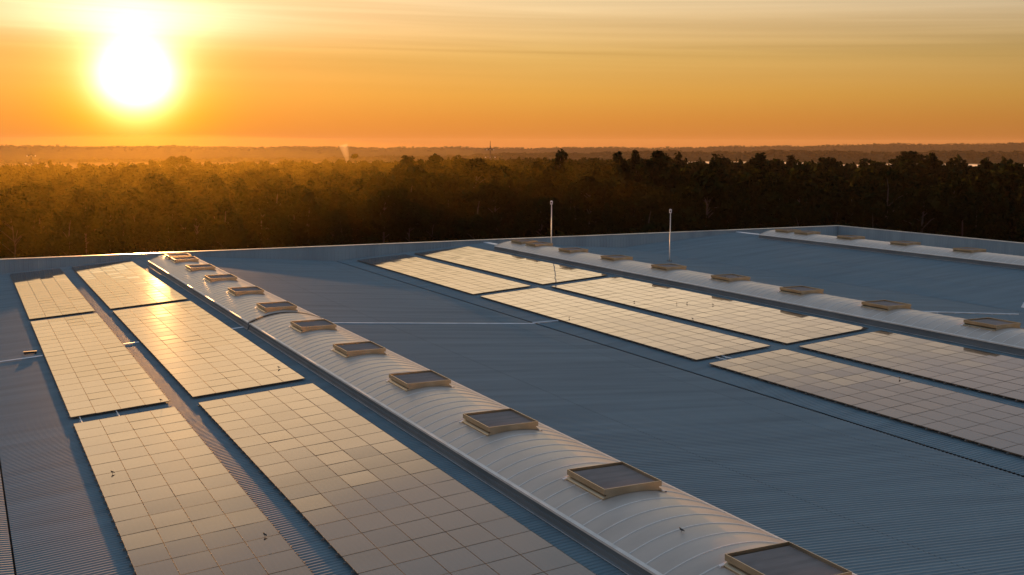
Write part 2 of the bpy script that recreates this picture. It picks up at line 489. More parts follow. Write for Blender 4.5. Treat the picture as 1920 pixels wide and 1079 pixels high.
# ------------------------------------------------------------------ solar arrays
PW, PH = 1.0, 1.318
mb = MB()
hw, hh, T = PW / 2 - 0.0045, PH / 2 - 0.0055, 0.04
fr = 0.008
for (xa, xb, ya, yb) in ((-hw, hw, -hh, -hh + fr), (-hw, hw, hh - fr, hh), (-hw, -hw + fr, -hh + fr, hh - fr), (hw - fr, hw, -hh + fr, hh - fr)):
    mb.box(xa, xb, ya, yb, 0, T, 1)
mb.quad((-hw + fr, -hh + fr, T - 0.003), (hw - fr, -hh + fr, T - 0.003), (hw - fr, hh - fr, T - 0.003), (-hw + fr, hh - fr, T - 0.003), 0)
mb.quad((-hw + fr, -hh + fr, 0.004), (-hw + fr, hh - fr, 0.004), (hw - fr, hh - fr, 0.004), (hw - fr, -hh + fr, 0.004), 1)
PANEL = mb.mesh('solar_panel', [M_PV, M_FRAME])


def rail_mesh(cols):
    mb = MB(); w = cols * PW / 2
    mb.box(-w - 0.07, w + 0.07, -0.02, 0.02, -0.05, -0.004)
    for c in range(cols + 1):
        x = -w + c * PW
        mb.box(x - 0.011, x + 0.011, -0.025, 0.025, -0.003, T + 0.005)
    k = -w + 0.2
    while k < w:
        mb.box(k - 0.03, k + 0.03, -0.03, 0.03, -0.1, -0.051); k += 1.2
    return mb.mesh('rail', M_RAIL)


RAILS = {c: rail_mesh(c) for c in (4, 5, 6)}
HOVER = 0.115
TILT = math.atan(SL)


def array(xl, cols, yfar, ridge, label, group='solar arrays on the roof'):
    rows = 21
    w = cols * PW * math.cos(TILT); xc = xl + w / 2; yc = yfar - rows * PH / 2
    z = RIDGE_Z - SL * (ridge - xc) + HOVER
    t = thing('solar_array', label, 'solar array', (xc, yc, z), group)
    t.rotation_euler = (0, -TILT, 0)
    cells = []
    for r in range(rows):
        row = []
        for c in range(cols):
            lx = (c - (cols - 1) / 2) * PW; ly = (rows - 1) / 2 * PH - r * PH
            wx = xc + lx * math.cos(TILT); wz = z + lx * math.sin(TILT)
            q = [(wx - .5, yc + ly - .6, wz), (wx + .5, yc + ly - .6, wz), (wx - .5, yc + ly + .6, wz), (wx + .5, yc + ly + .6, wz)]
            row.append((not in_frame(q, 0), ly, lx, in_frame(q, 420)))
        if any(k[3] for k in row):
            cells += [k[:3] for k in row]
    cells = [k[1:] for k in sorted(cells)]
    pv = PANEL
    st = random.getstate()
    for k, (ly, lx) in enumerate(cells[:100]):
        p = link('solar_panel', pv, t, (lx, ly, 0))
        p.rotation_euler = (random.gauss(0, 0.0032), random.gauss(0, 0.0032), 0)
    rest = cells[100:]
    if rest:
        mb = MB()
        for ly, lx in rest:
            n = len(mb.v); rx, ry = random.gauss(0, 0.0032), random.gauss(0, 0.0032)
            for v in PANEL.vertices:
                mb.v.append((v.co.x + lx, v.co.y + ly, v.co.z + v.co.y * rx - v.co.x * ry))
            for f in PANEL.polygons:
                mb.f.append(tuple(n + i for i in f.vertices)); mb.m.append(f.material_index)
        o = mb.build('far_panel_rows', [M_PV, M_FRAME], t); o['kind'] = 'stuff'
    lys = sorted(set(ly for ly, lx in cells))
    for ly in lys:
        for d in (-0.33, 0.33):
            link('rail', RAILS[cols], t, (0, ly + d, 0))
    return t


yA, yB, yC = 105.05, 76.25, 47.38
array(3.655, 4, yA, 16.6, 'narrow four panel wide solar array in the far left corner by the parapet')
array(3.655, 4, yB, 16.6, 'narrow four panel wide solar array at left, middle of its row')
array(3.655, 4, yC, 16.6, 'narrow four panel wide solar array in the near left foreground')
array(8.62, 5, yA, 16.6, 'golden solar array beside the far end of the left skylight')
array(8.62, 5, yB, 16.6, 'solar array with the brightest sun glare, left of the left skylight, middle of its row')
array(8.62, 5, yC, 16.6, 'large solar array in the foreground against the left skylight')
array(34.83, 5, 77.0 + 21 * PH + 0.1, 49.92, 'five panel wide solar array beside the valley gutter, farthest of its row')
array(34.83, 5, 75.85, 49.92, 'five panel wide solar array beside the valley gutter, middle of its row')
array(34.83, 5, 47.1, 49.92, 'five panel wide solar array beside the valley gutter, running out at the right edge')
array(40.82, 6, 77.05 + 21 * PH, 49.92, 'six panel wide solar array below the middle skylight, farthest of its row')
array(40.82, 6, 75.7, 49.92, 'six panel wide solar array with several birds, below the middle skylight')
array(40.82, 6, 47.08, 49.92, 'six panel wide solar array below the middle skylight, cut by the right edge')

# ------------------------------------------------------------------ cables, box, posts
def conduit(pts, rad, label):
    mb = MB(); mb.tube(pts, rad, 8)
    for a, c in zip(pts[:-1], pts[1:]):
        a, c = Vector(a), Vector(c); n = max(1, int((c - a).length / 1.5))
        for i in range(n):
            p = a.lerp(c, (i + 0.5) / n); mb.box(p.x - 0.05, p.x + 0.05, p.y - 0.05, p.y + 0.05, p.z - rad - 0.035, p.z - rad * 0.5)
    o = mb.build('cable_conduit', M_FLASH); return tag(o, label, 'conduit', 'pale conduits on the roof')


def rp(x, y, h=0.08):
    return (x, y, roof_z(x) + h)


conduit([rp(33.05, 63.8), (33.35, 63.8, roof_z(33.1) + 0.09), rp(33.7, 63.75), rp(34.75, 63.4)], 0.05, 'short pale conduit bridging the valley gutter to the right hand solar arrays')
conduit([rp(52.25, 52.95), rp(56.3, 52.6), rp(63.95, 51.85)], 0.045, 'pale conduit from the middle skylight to the small floodlight at the right edge')
for x in (4.0, 5.45):
    conduit([rp(x, 47.2, 0.1), rp(x, 48.75, 0.1)], 0.02, 'thin cable between the two near left solar arrays, %s' % ('at their outer edge' if x < 5 else 'one panel in from the edge'))
for x in (36.1, 36.5):
    conduit([rp(x, 46.9, 0.1), rp(x, 48.6, 0.1)], 0.025, 'thin cable across the gap between solar arrays near the gutter, %s' % ('nearer the gutter' if x < 36.3 else 'farther from the gutter'))

t = thing('isolator_box', 'small dark isolator box beside the left edge of the left solar array', 'electrical box', rp(3.05, 65.3, 0.03))
mb = MB(); mb.box(-0.35, 0.3, -0.09, 0.09, 0.05, 0.15); mb.box(-0.3, -0.25, -0.08, 0.1, 0, 0.049); mb.box(0.22, 0.28, -0.1, 0.1, 0, 0.049); mb.build('case', M_DARK, t)
mb = MB(); mb.box(-0.37, 0.32, -0.1, 0.1, 0.152, 0.165); mb.build('lid', M_STEEL, t)


def post(x, y, h, label):
    t = thing('camera_post', label, 'camera post', (x, y, roof_z(x) + 0.02), 'tall thin posts on the roof')
    mb = MB(); mb.box(-0.18, 0.18, -0.18, 0.18, 0, 0.05)
    for a in (-0.13, 0.13):
        for c in (-0.13, 0.13):
            mb.box(a - 0.02, a + 0.02, c - 0.02, c + 0.02, 0.051, 0.09)
    mb.build('base_plate', M_STEEL, t)
    mb = MB(); mb.tube([(0, 0, 0.051), (0, 0, 0.5), (0, 0, h - 0.4)], [0.062, 0.054, 0.046], 10); mb.build('post', M_POST, t, smooth=True)
    mb = MB(); mb.tube([(0, 0, h - 0.41), (0, 0, h - 0.37), (-0.02, -0.02, h - 0.33), (-0.02, -0.02, h - 0.06), (-0.02, -0.02, h)], [0.07, 0.1, 0.12, 0.125, 0.05], 12)
    hd = mb.build('camera_head', M_FLASH, t, smooth=True)
    mb = MB(); mb.tube([(-0.1, -0.13, h - 0.2), (-0.16, -0.2, h - 0.21)], [0.07, 0.06], 10); mb.build('lens', M_DARK, hd)
    return t


post(53.3, 98.8, 5.0, 'tall thin camera post beyond the middle skylight, left of the two')
post(61.2, 89.4, 5.05, 'tall thin camera post by the second valley, right of the two')
t = thing('floodlight', 'small floodlight with pale hood on a short post at the right edge', 'floodlight', rp(64.55, 51.7, 0.03))
mb = MB(); mb.box(-0.12, 0.12, -0.12, 0.12, 0, 0.03); mb.tube([(0, 0, 0.031), (0, 0, 0.62)], 0.035, 8); mb.build('post', M_STEEL, t)
mb = MB()
mb.poly([(-0.3, -0.18, 0.55), (-0.3, 0.18, 0.55), (-0.08, 0.18, 0.85), (-0.08, -0.18, 0.85)])
mb.poly([(-0.3, -0.18, 0.55), (-0.08, -0.18, 0.85), (0.16, -0.14, 0.78), (0.05, -0.14, 0.6)])
mb.poly([(-0.3, 0.18, 0.55), (0.05, 0.14, 0.6), (0.16, 0.14, 0.78), (-0.08, 0.18, 0.85)])
mb.poly([(-0.08, -0.18, 0.85), (-0.08, 0.18, 0.85), (0.16, 0.14, 0.78), (0.16, -0.14, 0.78)])
mb.poly([(0.16, -0.14, 0.78), (0.16, 0.14, 0.78), (0.05, 0.14, 0.6), (0.05, -0.14, 0.6)])
mb.poly([(-0.3, -0.18, 0.55), (0.05, -0.14, 0.6), (0.05, 0.14, 0.6), (-0.3, 0.18, 0.55)])
hs = mb.build('lamp_housing', M_DARK, t)
mb = MB(); mb.poly([(-0.32, -0.2, 0.54), (-0.32, 0.2, 0.54), (-0.085, 0.2, 0.87), (-0.085, -0.2, 0.87)])
mb.poly([(-0.335, -0.2, 0.55), (-0.1, -0.2, 0.88), (-0.1, 0.2, 0.88), (-0.335, 0.2, 0.55)]); mb.build('hood', M_FLASH, hs)

# ------------------------------------------------------------------ birds
def bird_mesh():
    mb = MB()
    pts = [(-0.17, 0, 0.075), (-0.1, 0, 0.095), (-0.05, 0, 0.115), (0.0, 0, 0.125), (0.045, 0, 0.145), (0.07, 0, 0.175), (0.085, 0, 0.195), (0.105, 0, 0.198), (0.12, 0, 0.195), (0.15, 0, 0.188)]
    rad = [0.012, 0.018, 0.042, 0.056, 0.05, 0.034, 0.034, 0.03, 0.012, 0.003]
    mb.tube(pts, rad, 10)
    for s in (-1, 1):
        mb.tube([(0.0, s * 0.022, 0.085), (0.008, s * 0.024, 0.04), (-0.002, s * 0.024, 0.004)], [0.008, 0.005, 0.005], 6)
        mb.tube([(-0.015, s * 0.024, 0.004), (0.03, s * 0.026, 0.004)], 0.005, 5)
        mb.tube([(0.045, s * 0.045, 0.14), (-0.01, s * 0.056, 0.125), (-0.07, s * 0.045, 0.11), (-0.14, s * 0.02, 0.09)], [0.012, 0.026, 0.022, 0.004], 6)
    return mb.mesh('bird', M_BIRD, smooth=True)


BM = bird_mesh()
for v_ in BM.vertices: v_.co *= 0.52
def top(x, ridge): return RIDGE_Z - SL * (ridge - x) + HOVER + T
bl = [(13.13, 51.4, 16.6, 'small dark bird standing on the golden array left of the left skylight'),
      (4.2, 39.3, 16.6, 'small dark bird near the outer edge of the near left narrow array'),
      (7.22, 30.3, 16.6, 'small dark bird at the inner edge of the near left narrow array'),
      (7.3, 48.75, 16.6, 'small dark bird on the near edge of the middle narrow left array'),
      (35.45, 63.2, 49.92, 'small dark bird by the gutter edge of the five panel wide array'),
      (41.62, 65.0, 49.92, 'leftmost small dark bird on the six panel wide array'),
      (43.86, 61.9, 49.92, 'farther of two neighbouring birds amid the six panel wide array'),
      (43.3, 62.3, 49.92, 'nearer of two neighbouring birds amid the six panel wide array'),
      (44.75, 60.2, 49.92, 'rightmost small dark bird on the six panel wide array'),
      (40.98, 57.2, 49.92, 'small dark bird at the front edge of the six panel wide array'),
      (39.6, 38.5, 49.92, 'lone small dark bird on the array at the right edge')]
for x, y, rg, lab in bl:
    o = link('bird', BM, None, (x, y, top(x, rg))); o.rotation_euler.z = random.uniform(0, 6.28); tag(o, lab, 'bird', 'birds on the solar panels')
o = link('bird', BM, None, (16.0, 22.6, APEX - 0.03)); o.rotation_euler.z = 2.2; tag(o, 'small dark bird standing on top of the near left skylight', 'bird', 'birds on the solar panels')
for dx, dy, w in ((-0.6, 0.9, 'left'), (0.3, 0.6, 'right')):
    o = link('bird', BM, None, (RIDGES[2] + dx, 64.05 + dy, VT + 0.0)); o.rotation_euler.z = dx * 5
    o.location.z = VT - 0.075
    tag(o, 'tiny dark bird perched on a vent of the middle skylight, %s of the pair' % w, 'bird', 'birds on the solar panels')

# ------------------------------------------------------------------ terrain
def sm(a, b, x):
    t = min(1, max(0, (x - a) / (b - a))); return t * t * (3 - 2 * t)


def lerp_tab(tab, x):
    if x <= tab[0][0]: return tab[0][1]
    for (a, va), (c, vc) in zip(tab[:-1], tab[1:]):
        if x <= c:
            return va + (vc - va) * (x - a) / (c - a)
    return tab[-1][1]


EDGE = [(-40, 480), (-25, 470), (-12, 500), (-4, 560), (1, 720), (8, 620), (14, 480), (27, 420), (60, 420)]
RA = [(-60, -32), (-25, -30), (-10, -26), (0, -14), (6, -7), (14, -4), (20, -5), (27, -2), (60, -2)]
RB = [(-60, 3), (-25, 2), (-10, -3), (0, -5), (8, -2), (14, 8), (20, 18), (27, 24), (60, 24)]


def bumps(th, k):
    return (math.sin(th * 0.9 + k) + 0.6 * math.sin(th * 2.3 + 2 * k) + 0.35 * math.sin(th * 5.1 + 3 * k) + 0.2 * math.sin(th * 11.7 + k))


def ground_z(d, th):
    e = lerp_tab(EDGE, th)
    z = -33 * sm(e, e + 430, d)
    z += (33 + lerp_tab(RA, th) + 1.6 * bumps(th, 1.3)) * math.exp(-((d - 3000) / 420) ** 2)
    zb = 31 + lerp_tab(RB, th) + 2.2 * bumps(th, 4.1)
    z += zb * (math.exp(-((d - 5600) / 700) ** 2) if d < 5600 else 0.55 + 0.45 * math.exp(-((d - 5600) / 500) ** 2))
    return z


def polar(d, th):
    a = YAW + R(th)
    return d * math.sin(a), d * math.cos(a)


ds = [0, 60, 120, 180, 260, 340, 400, 450, 500, 560, 620, 700, 780, 860, 950, 1100, 1400, 1800, 2200, 2400, 2550, 2700, 2850, 3000, 3150, 3300, 3500, 3800, 4200, 4500, 4800, 5000, 5200, 5400, 5600, 5800, 6100, 6600, 7200]
ths = [-180, -150, -120, -90, -70, -55, -45, -38] + [-34 + 0.5 * i for i in range(137)] + [38, 45, 55, 70, 90, 120, 150]
mb = MB(); nth = len(ths)
for d in ds:
    for th in ths:
        x, y = polar(d, th); mb.v.append((x, y, ground_z(d, th) - (0.0 if d < 400 else 0.0)))
for i in range(len(ds) - 1):
    for j in range(nth):
        j2 = (j + 1) % nth
        mb.f.append((i * nth + j, i * nth + j2, (i + 1) * nth + j2, (i + 1) * nth + j)); mb.m.append(0)
g = mb.build('ground', M_GROUND, smooth=True); g['kind'] = 'structure'

# ------------------------------------------------------------------ trees
def crown_clumps(kind, rs):
    """list of (centre, radii) for a tree of height 1.0 unit = 1 m scaled later; tree about 15 m"""
    H = 15.0; cl = []
    if kind == 'tall':
        n = 16; base = 0.38
        for i in range(n):
            t = i / (n - 1); z = H * (base + (0.97 - base) * t)
            env = 2.5 * (1 - t) ** 0.75 * (0.55 + 0.45 * min(1, t * 4)) + 0.35
            a = rs.uniform(0, 6.28); r = env * rs.uniform(0.25, 0.7)
            s = rs.uniform(0.75, 1.25) * (0.5 + 0.4 * env)
            cl.append(((r * math.cos(a), r * math.sin(a), z), (s, s, s * rs.uniform(0.8, 1.3))))
    elif kind == 'oval':
        n = 20
        for i in range(n):
            t = rs.uniform(0, 1); z = H * (0.38 + 0.58 * t)
            env = 3.3 * math.sin(math.pi * (0.12 + 0.8 * t)) ** 0.8
            a = rs.uniform(0, 6.28); r = env * rs.uniform(0.35, 0.85)
            s = rs.uniform(0.8, 1.5)
            cl.append(((r * math.cos(a), r * math.sin(a), z), (s, s, s * 0.8)))
    else:   # umbrella
        n = 20
        for i in range(n):
            a = rs.uniform(0, 6.28); r = 5.0 * math.sqrt(rs.uniform(0, 1))
            z = H * (0.93 - 0.16 * (r / 5.0) ** 2 - rs.uniform(0, 0.14))
            s = rs.uniform(0.9, 1.5)
            cl.append(((r * math.cos(a), r * math.sin(a), z), (s * 1.2, s * 1.2, s * 0.6)))
    return cl


def leaf_quads(cl, nq, size, g):
    w = np.array([c[1][0] * c[1][1] for c in cl]); w /= w.sum()
    idx = g.choice(len(cl), nq, p=w)
    C = np.array([c[0] for c in cl])[idx]; Rr = np.array([c[1] for c in cl])[idx]
    d = g.normal(size=(nq, 3)); d /= np.linalg.norm(d, axis=1)[:, None]
    rad = g.uniform(0.25, 1.0, nq) ** 0.5
    P = C + d * Rr * rad[:, None]
    a = g.normal(size=(nq, 3)); a /= np.linalg.norm(a, axis=1)[:, None]
    bq = np.cross(a, g.normal(size=(nq, 3))); bq /= np.linalg.norm(bq, axis=1)[:, None]
    s = (size * g.uniform(0.55, 1.3, nq))[:, None]
    V = np.stack([P - a * s, P - bq * s * 0.55, P + a * s, P + bq * s * 0.55], 1)   # rhombus, leaf-like
    n = d * 0.8 + g.normal(size=(nq, 3)) * 0.14 + np.array([0, 0, 0.2]); n /= np.linalg.norm(n, axis=1)[:, None]
    return np.concatenate([V.reshape(-1, 3), np.repeat(n, 4, 0)], 1)


def quads_mesh(name, V, mats, mi=None):
    me = bpy.data.meshes.new(name); n = len(V) // 4
    me.vertices.add(n * 4); me.vertices.foreach_set('co', np.ascontiguousarray(V[:, :3]).astype(np.float32).ravel())
    me.loops.add(n * 4); me.loops.foreach_set('vertex_index', np.arange(n * 4, dtype=np.int32))
    me.polygons.add(n); me.polygons.foreach_set('loop_start', np.arange(0, n * 4, 4, dtype=np.int32))
    for m in mats: me.materials.append(m)
    if mi is not None: me.polygons.foreach_set('material_index', mi.astype(np.int32))
    me.update(calc_edges=True); me.validate()
    me.normals_split_custom_set_from_vertices(V[:, 3:].tolist()); return me


def trunk_mesh(kind, cl, rs):
    mb = MB(); H = 15.0; top_z = {'tall': 0.93, 'oval': 0.8, 'umbrella': 0.72}[kind] * H
    pts = []; n = 7
    for i in range(n):
        t = i / (n - 1); pts.append((rs.gauss(0, 0.12) * t, rs.gauss(0, 0.12) * t, top_z * t))
    mb.tube(pts, [0.26 * (1 - 0.85 * i / (n - 1)) + 0.02 for i in range(n)], 7)
    for c in cl[:12]:
        p = Vector(c[0]); z = max(3.0, p.z - max(0.8, math.hypot(p.x, p.y) * 0.7))
        t = min(1, z / top_z); k = min(n - 1, int(t * (n - 1))); b0 = Vector(pts[k]); b0.z = min(z, top_z)
        mid = b0.lerp(p, 0.55) + Vector((0, 0, 0.25)); mb.tube([b0, mid, p], [0.08, 0.055, 0.02], 5)
    return mb.mesh('trunk', M_BARK, smooth=True)


PROTO = []
rs = random.Random(5)
for kind, cnt in (('tall', 6), ('oval', 4), ('umbrella', 2)):
    for k in range(cnt):
        cl = crown_clumps(kind, rs)
        V = leaf_quads(cl, 2600, 0.36, rng)
        mi = np.full(len(V) // 4, 0)
        me = quads_mesh('crown', V, [LEAFS[(k + (kind == 'oval')) % 3]], mi)
        far = leaf_quads(cl, 480, 0.66, rng)
        tiny = leaf_quads(cl, 46, 2.1, rng)
        PROTO.append(dict(kind=kind, crown=me, trunk=trunk_mesh(kind, cl, rs), far=far, tiny=tiny))
TALL = PROTO[:6]; OVAL = PROTO[6:10]; UMB = PROTO[10:]


def plant(p, x, y, z, h, wd, rot, label, group):
    t = thing('tree', label, 'tree', (x, y, z), group)
    t.rotation_euler.z = rot; s = h / 15.0; t.scale = (s * wd, s * wd, s)
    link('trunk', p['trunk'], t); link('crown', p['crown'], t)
    return t


def th_of(u, v=300):   # bearing of a photo column at tree height
    return math.degrees(math.atan((u - 960) / F_PX))


# trees that stand out along the skyline
marks = [(1049, 283, 236, TALL[0], 1.1, 'tall pointed tree rising above the skyline behind the left camera post'),
         (1160, 287, 260, TALL[1], 1.0, 'left of three tall pointed trees on the skyline right of centre'),
         (1190, 284, 250, TALL[2], 1.0, 'middle of three tall pointed trees on the skyline right of centre'),
         (1231, 286, 225, TALL[3], 1.7, 'broadest of three tall pointed trees on the skyline right of centre'),
         (1421, 291, 240, TALL[4], 1.1, 'tall narrow dark tree on the skyline between centre and right corner of the roof'),
         (1742, 288, 300, TALL[5], 1.0, 'tall narrow tree beside the flat topped tree at right'),
         (1697, 279, 420, UMB[0], 0.95, 'wide flat topped tree on the skyline at right above the mist'),
         (341, 287, 440, UMB[1], 1.2, 'rounded umbrella tree on the skyline just right of the sun'),
         (668, 287, 430, OVAL[0], 1.2, 'rounded tree on the skyline beside the smoke plume'),
         (745, 312, 240, TALL[2], 1.0, 'isolated cone shaped tree in the haze left of centre'),
         (893, 296, 260, OVAL[1], 1.3, 'dark bushy tree below the central pylon'),
         (818, 291, 300, TALL[0], 1.8, 'large hazy tree left of the central pylon'),
         (1337, 306, 200, TALL[1], 1.3, 'dark pointed tree right of the right camera post'),
         (1545, 290, 330, UMB[0], 0.9, 'domed tree in front of the mist at right')]
taken = []
for u, v, d, p, wd, lab in marks:
    th = th_of(u); x, y = polar(d, th)
    uh = 268.4 + (u - 960) * 0.00187
    h = CAMZ - (v - uh) / F_PX * d * (1 / math.cos(R(th))) * math.cos(R(th)) - ground_z(d, th)
    plant(p, x, y, ground_z(d, th), h / 0.985, wd, rs.uniform(0, 6.28), lab, 'trees standing out on the skyline')
    taken.append((x, y))

HT = [(-40, 9.5), (-27, 10.0), (-12, 10.5), (-5, 11.2), (2, 11.6), (10, 11.5), (27, 11.5), (45, 11.5)]
cand = []
d = 158.0
while d < 900:
    lat = 4.6 if d < 330 else 5.5
    dth = math.degrees(lat / d); th = -36.0 + rs.uniform(0, dth)
    while th < 36:
        dd = d + rs.uniform(-2.2, 2.2); tt = th + rs.uniform(-0.4, 0.4) * dth
        e = lerp_tab(EDGE, tt)
        x, y = polar(dd, tt)
        inside = (X0 - 6 < x < X1 + 7) and (y < Y1 + 9)
        if dd < e + 260 and not inside and all((x - a) ** 2 + (y - c) ** 2 > 9 for a, c in taken):
            h = lerp_tab(HT, tt) * rs.choice([0.68, 0.8, 0.88, 0.95, 1.0, 1.05, 1.12, 1.22]) * rs.uniform(0.94, 1.06)
            h = min(h, 17.5, CAMZ - (25 + 11 * rs.random() ** 0.7) / F_PX * dd - ground_z(dd, tt) * 0.0)
            if h < 4: h = rs.uniform(4, 6)
            if rs.random() < 0.15 and dd < 420 and tt > -7: h += rs.uniform(1.0, 3.2)
            if dd > 235 and rs.random() < 0.2: th += dth; continue
            kr = rs.random()
            if tt < -5: kind = 'tall' if kr < 0.4 else ('oval' if kr < 0.985 else 'umbrella')
            else: kind = 'tall' if kr < 0.68 else ('oval' if kr < 0.985 else 'umbrella')
            cand.append((dd, tt, x, y, ground_z(dd, tt), h, kind))
        th += dth
    d += 5.0 if d < 330 else 7.0
cand.sort(key=lambda c: c[0])
near, rest = [], []
for c in cand:
    u, v = proj(c[2], c[3], c[4] + c[5])
    if -20 < u < 1940 and len(near) < 286 and v < 425: near.append(c)
    else: rest.append(c)
for dd, tt, x, y, z, h, kind in near:
    p = rs.choice({'tall': TALL, 'oval': OVAL, 'umbrella': UMB}[kind])
    if tt < -9: lab, gp = 'dark hazy tree in the sun struck forest beyond the left half of the parapet', 'forest trees on the left'
    elif tt < 3: lab, gp = 'brown shadowed tree in the forest beyond the middle of the parapet', 'forest trees in the middle'
    else: lab, gp = 'dark slender tree in the plantation beyond the right part of the roof', 'plantation trees on the right'
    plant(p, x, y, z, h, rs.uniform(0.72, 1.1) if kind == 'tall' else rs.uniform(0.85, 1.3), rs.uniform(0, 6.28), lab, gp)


def forest(name, items, key, label):
    parts = []; mis = []
    for (x, y, z, h, wd, rot, p) in items:
        V = p[key]; s = h / 15.0; c, sn = math.cos(rot), math.sin(rot)
        q = np.empty_like(V)
        q[:, 0] = (V[:, 0] * c - V[:, 1] * sn) * s * wd + x; q[:, 1] = (V[:, 0] * sn + V[:, 1] * c) * s * wd + y; q[:, 2] = V[:, 2] * s + z
        q[:, 3] = V[:, 3] * c - V[:, 4] * sn; q[:, 4] = V[:, 3] * sn + V[:, 4] * c; q[:, 5] = V[:, 5]
        parts.append(q); mis.append(np.full(len(V) // 4, rs.choice((0, 0, 1, 1, 2))))
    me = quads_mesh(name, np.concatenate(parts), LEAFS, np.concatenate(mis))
    o = link(name, me); return tag(o, label, 'forest', None, 'stuff')


forest('forest', [(x, y, z, h, rs.uniform(0.95, 1.4), rs.uniform(0, 6.28), rs.choice({'tall': TALL, 'oval': OVAL, 'umbrella': UMB}[k])) for dd, tt, x, y, z, h, k in rest],
       'far', 'dark mass of forest reaching back from the factory to the misty valley')
items = []
for k in range(7500):
    tt = rs.uniform(-32, 32); q = rs.random()
    if q < 0.52: dd = rs.gauss(2950, 170)
    else: dd = rs.gauss(5500, 260)
    if dd < 2300: continue
    x, y = polar(dd, tt); z = ground_z(dd, tt)
    items.append((x, y, z - 2, rs.uniform(5, 9) * (1.35 if rs.random() < 0.04 else 1), rs.uniform(1.8, 3.6), rs.uniform(0, 6.28), rs.choice(OVAL + UMB + TALL[:2])))
forest('distant_woodland', items, 'tiny', 'faded woodland along the far hills under the sunset sky')

# ------------------------------------------------------------------ pylons
def pylon(u, d, top_v, label, s):
    th = th_of(u); x, y = polar(d, th); uh = 268.4 + (u - 960) * 0.00187
    zt = CAMZ - (top_v - uh) / F_PX * d; z0 = ground_z(d, th); H = zt - z0
    t = thing('pylon', label, 'pylon', (x, y, z0), 'power pylons above the forest'); t.rotation_euler.z = -(YAW + R(th))
    def wdt(z):
        q = z / H
        return (4.2 - 5.0 * q if q < 0.6 else 1.2 - 1.1 * (q - 0.6) / 0.3) * s if q < 0.9 else 0.1 * s
    mb = MB(); nb = 9; zs = [H * 0.92 * (1 - (1 - i / nb) ** 1.35) for i in range(nb + 1)]
    rr = 0.4 * s
    for a, c in zip(zs[:-1], zs[1:]):
        wa, wc = wdt(a) / 2 + .08, wdt(c) / 2 + .08
        ca = [(-wa, -wa, a), (wa, -wa, a), (wa, wa, a), (-wa, wa, a)]; cc = [(-wc, -wc, c), (wc, -wc, c), (wc, wc, c), (-wc, wc, c)]
        for k in range(4):
            mb.tube([ca[k], cc[k]], rr, 5); mb.tube([ca[k], cc[(k + 1) % 4]], rr * 0.6, 4); mb.tube([ca[(k + 1) % 4], cc[k]], rr * 0.6, 4); mb.tube([cc[k], cc[(k + 1) % 4]], rr * 0.6, 4)
    mb.tube([(0, 0, H * 0.9), (0, 0, H)], [rr, rr * 0.6], 5)
    mb.build('lattice_tower', M_PYL, t)
    for q, w in ((0.86, 3.6), (0.73, 5.2), (0.58, 6.2)):
        z = H * q; w *= s
        mb = MB()
        for sx in (-1, 1):
            mb.tube([(0, 0, z + 1.0 * s), (sx * w, 0, z)], rr * 0.8, 5); mb.tube([(0, 0, z - 0.2), (sx * w, 0, z)], rr * 0.8, 5)
        a = mb.build('cross_arm', M_PYL, t)
        mb = MB()
        for sx in (-1, 0, 1):
            mb.tube([(sx * w, 0, z - 0.1), (sx * w, 0, z - 0.45 * s), (sx * w, 0, z - 0.9 * s)], [0.5 * s, 0.75 * s, 0.5 * s], 8)
        mb.build('insulator', M_INSUL, a)
    return t


pylon(919, 1050, 265, 'tall lattice pylon with pale insulators rising above the forest near centre', 0.85)
pylon(64, 1000, 275, 'hazy lattice pylon above the treeline at the far left', 0.85)

# ------------------------------------------------------------------ air: haze box, valley mist, added glare veil, smoke
def volume_mat(name, col, dens, g_):
    m = bpy.data.materials.new(name); m.use_nodes = True; nt = m.node_tree
    nt.nodes.clear()
    out = nt.nodes.new('ShaderNodeOutputMaterial'); v = nt.nodes.new('ShaderNodeVolumePrincipled')
    v.inputs['Color'].default_value = (*col, 1); v.inputs['Density'].default_value = dens; v.inputs['Anisotropy'].default_value = g_
    nt.links.new(v.outputs[0], out.inputs['Volume'])
    return m


mb = MB(); mb.box(-7300, 7300, -7300, 7300, -45, 46)
hz = mb.build('haze', volume_mat('haze_air', (0.68, 0.5, 0.36), 3.4e-5, 0.3)); tag(hz, 'thin warm haze in the air over roof and forest', 'haze', None, 'stuff')


def blob(name, d, th, z, lat, rad, hgt, m, label, cat):
    bm = bmesh.new(); bmesh.ops.create_icosphere(bm, subdivisions=4, radius=1.0)
    for v in bm.verts:
        n = 1 + 0.12 * math.sin(7 * v.co.x + th) + 0.1 * math.sin(11 * v.co.y + 2 * th)
        v.co.x *= lat * n; v.co.y *= rad * n; v.co.z *= hgt
    me = bpy.data.meshes.new(name); bm.to_mesh(me); bm.free(); me.materials.append(m)
    x, y = polar(d, th); o = link(name, me, None, (x, y, z)); o.rotation_euler.z = -(YAW + R(th))
    return tag(o, label, cat, None, 'stuff')


M_MIST = volume_mat('mist_air', (0.95, 0.93, 0.92), 0.003, 0.3)
M_MIST2 = volume_mat('mist_air_thin', (0.62, 0.42, 0.24), 0.0003, 0.2)
blob('mist', 1850, 11.0, -22, 260, 330, 12, M_MIST, 'white mist bank in the valley right of centre', 'mist')
blob('mist', 1750, 23.5, -22, 330, 380, 12, M_MIST, 'white mist bank in the valley at the right edge', 'mist')
blob('mist', 1700, -15.0, -24, 620, 560, 13, M_MIST2, 'thin golden mist in the valley under the sun', 'mist')

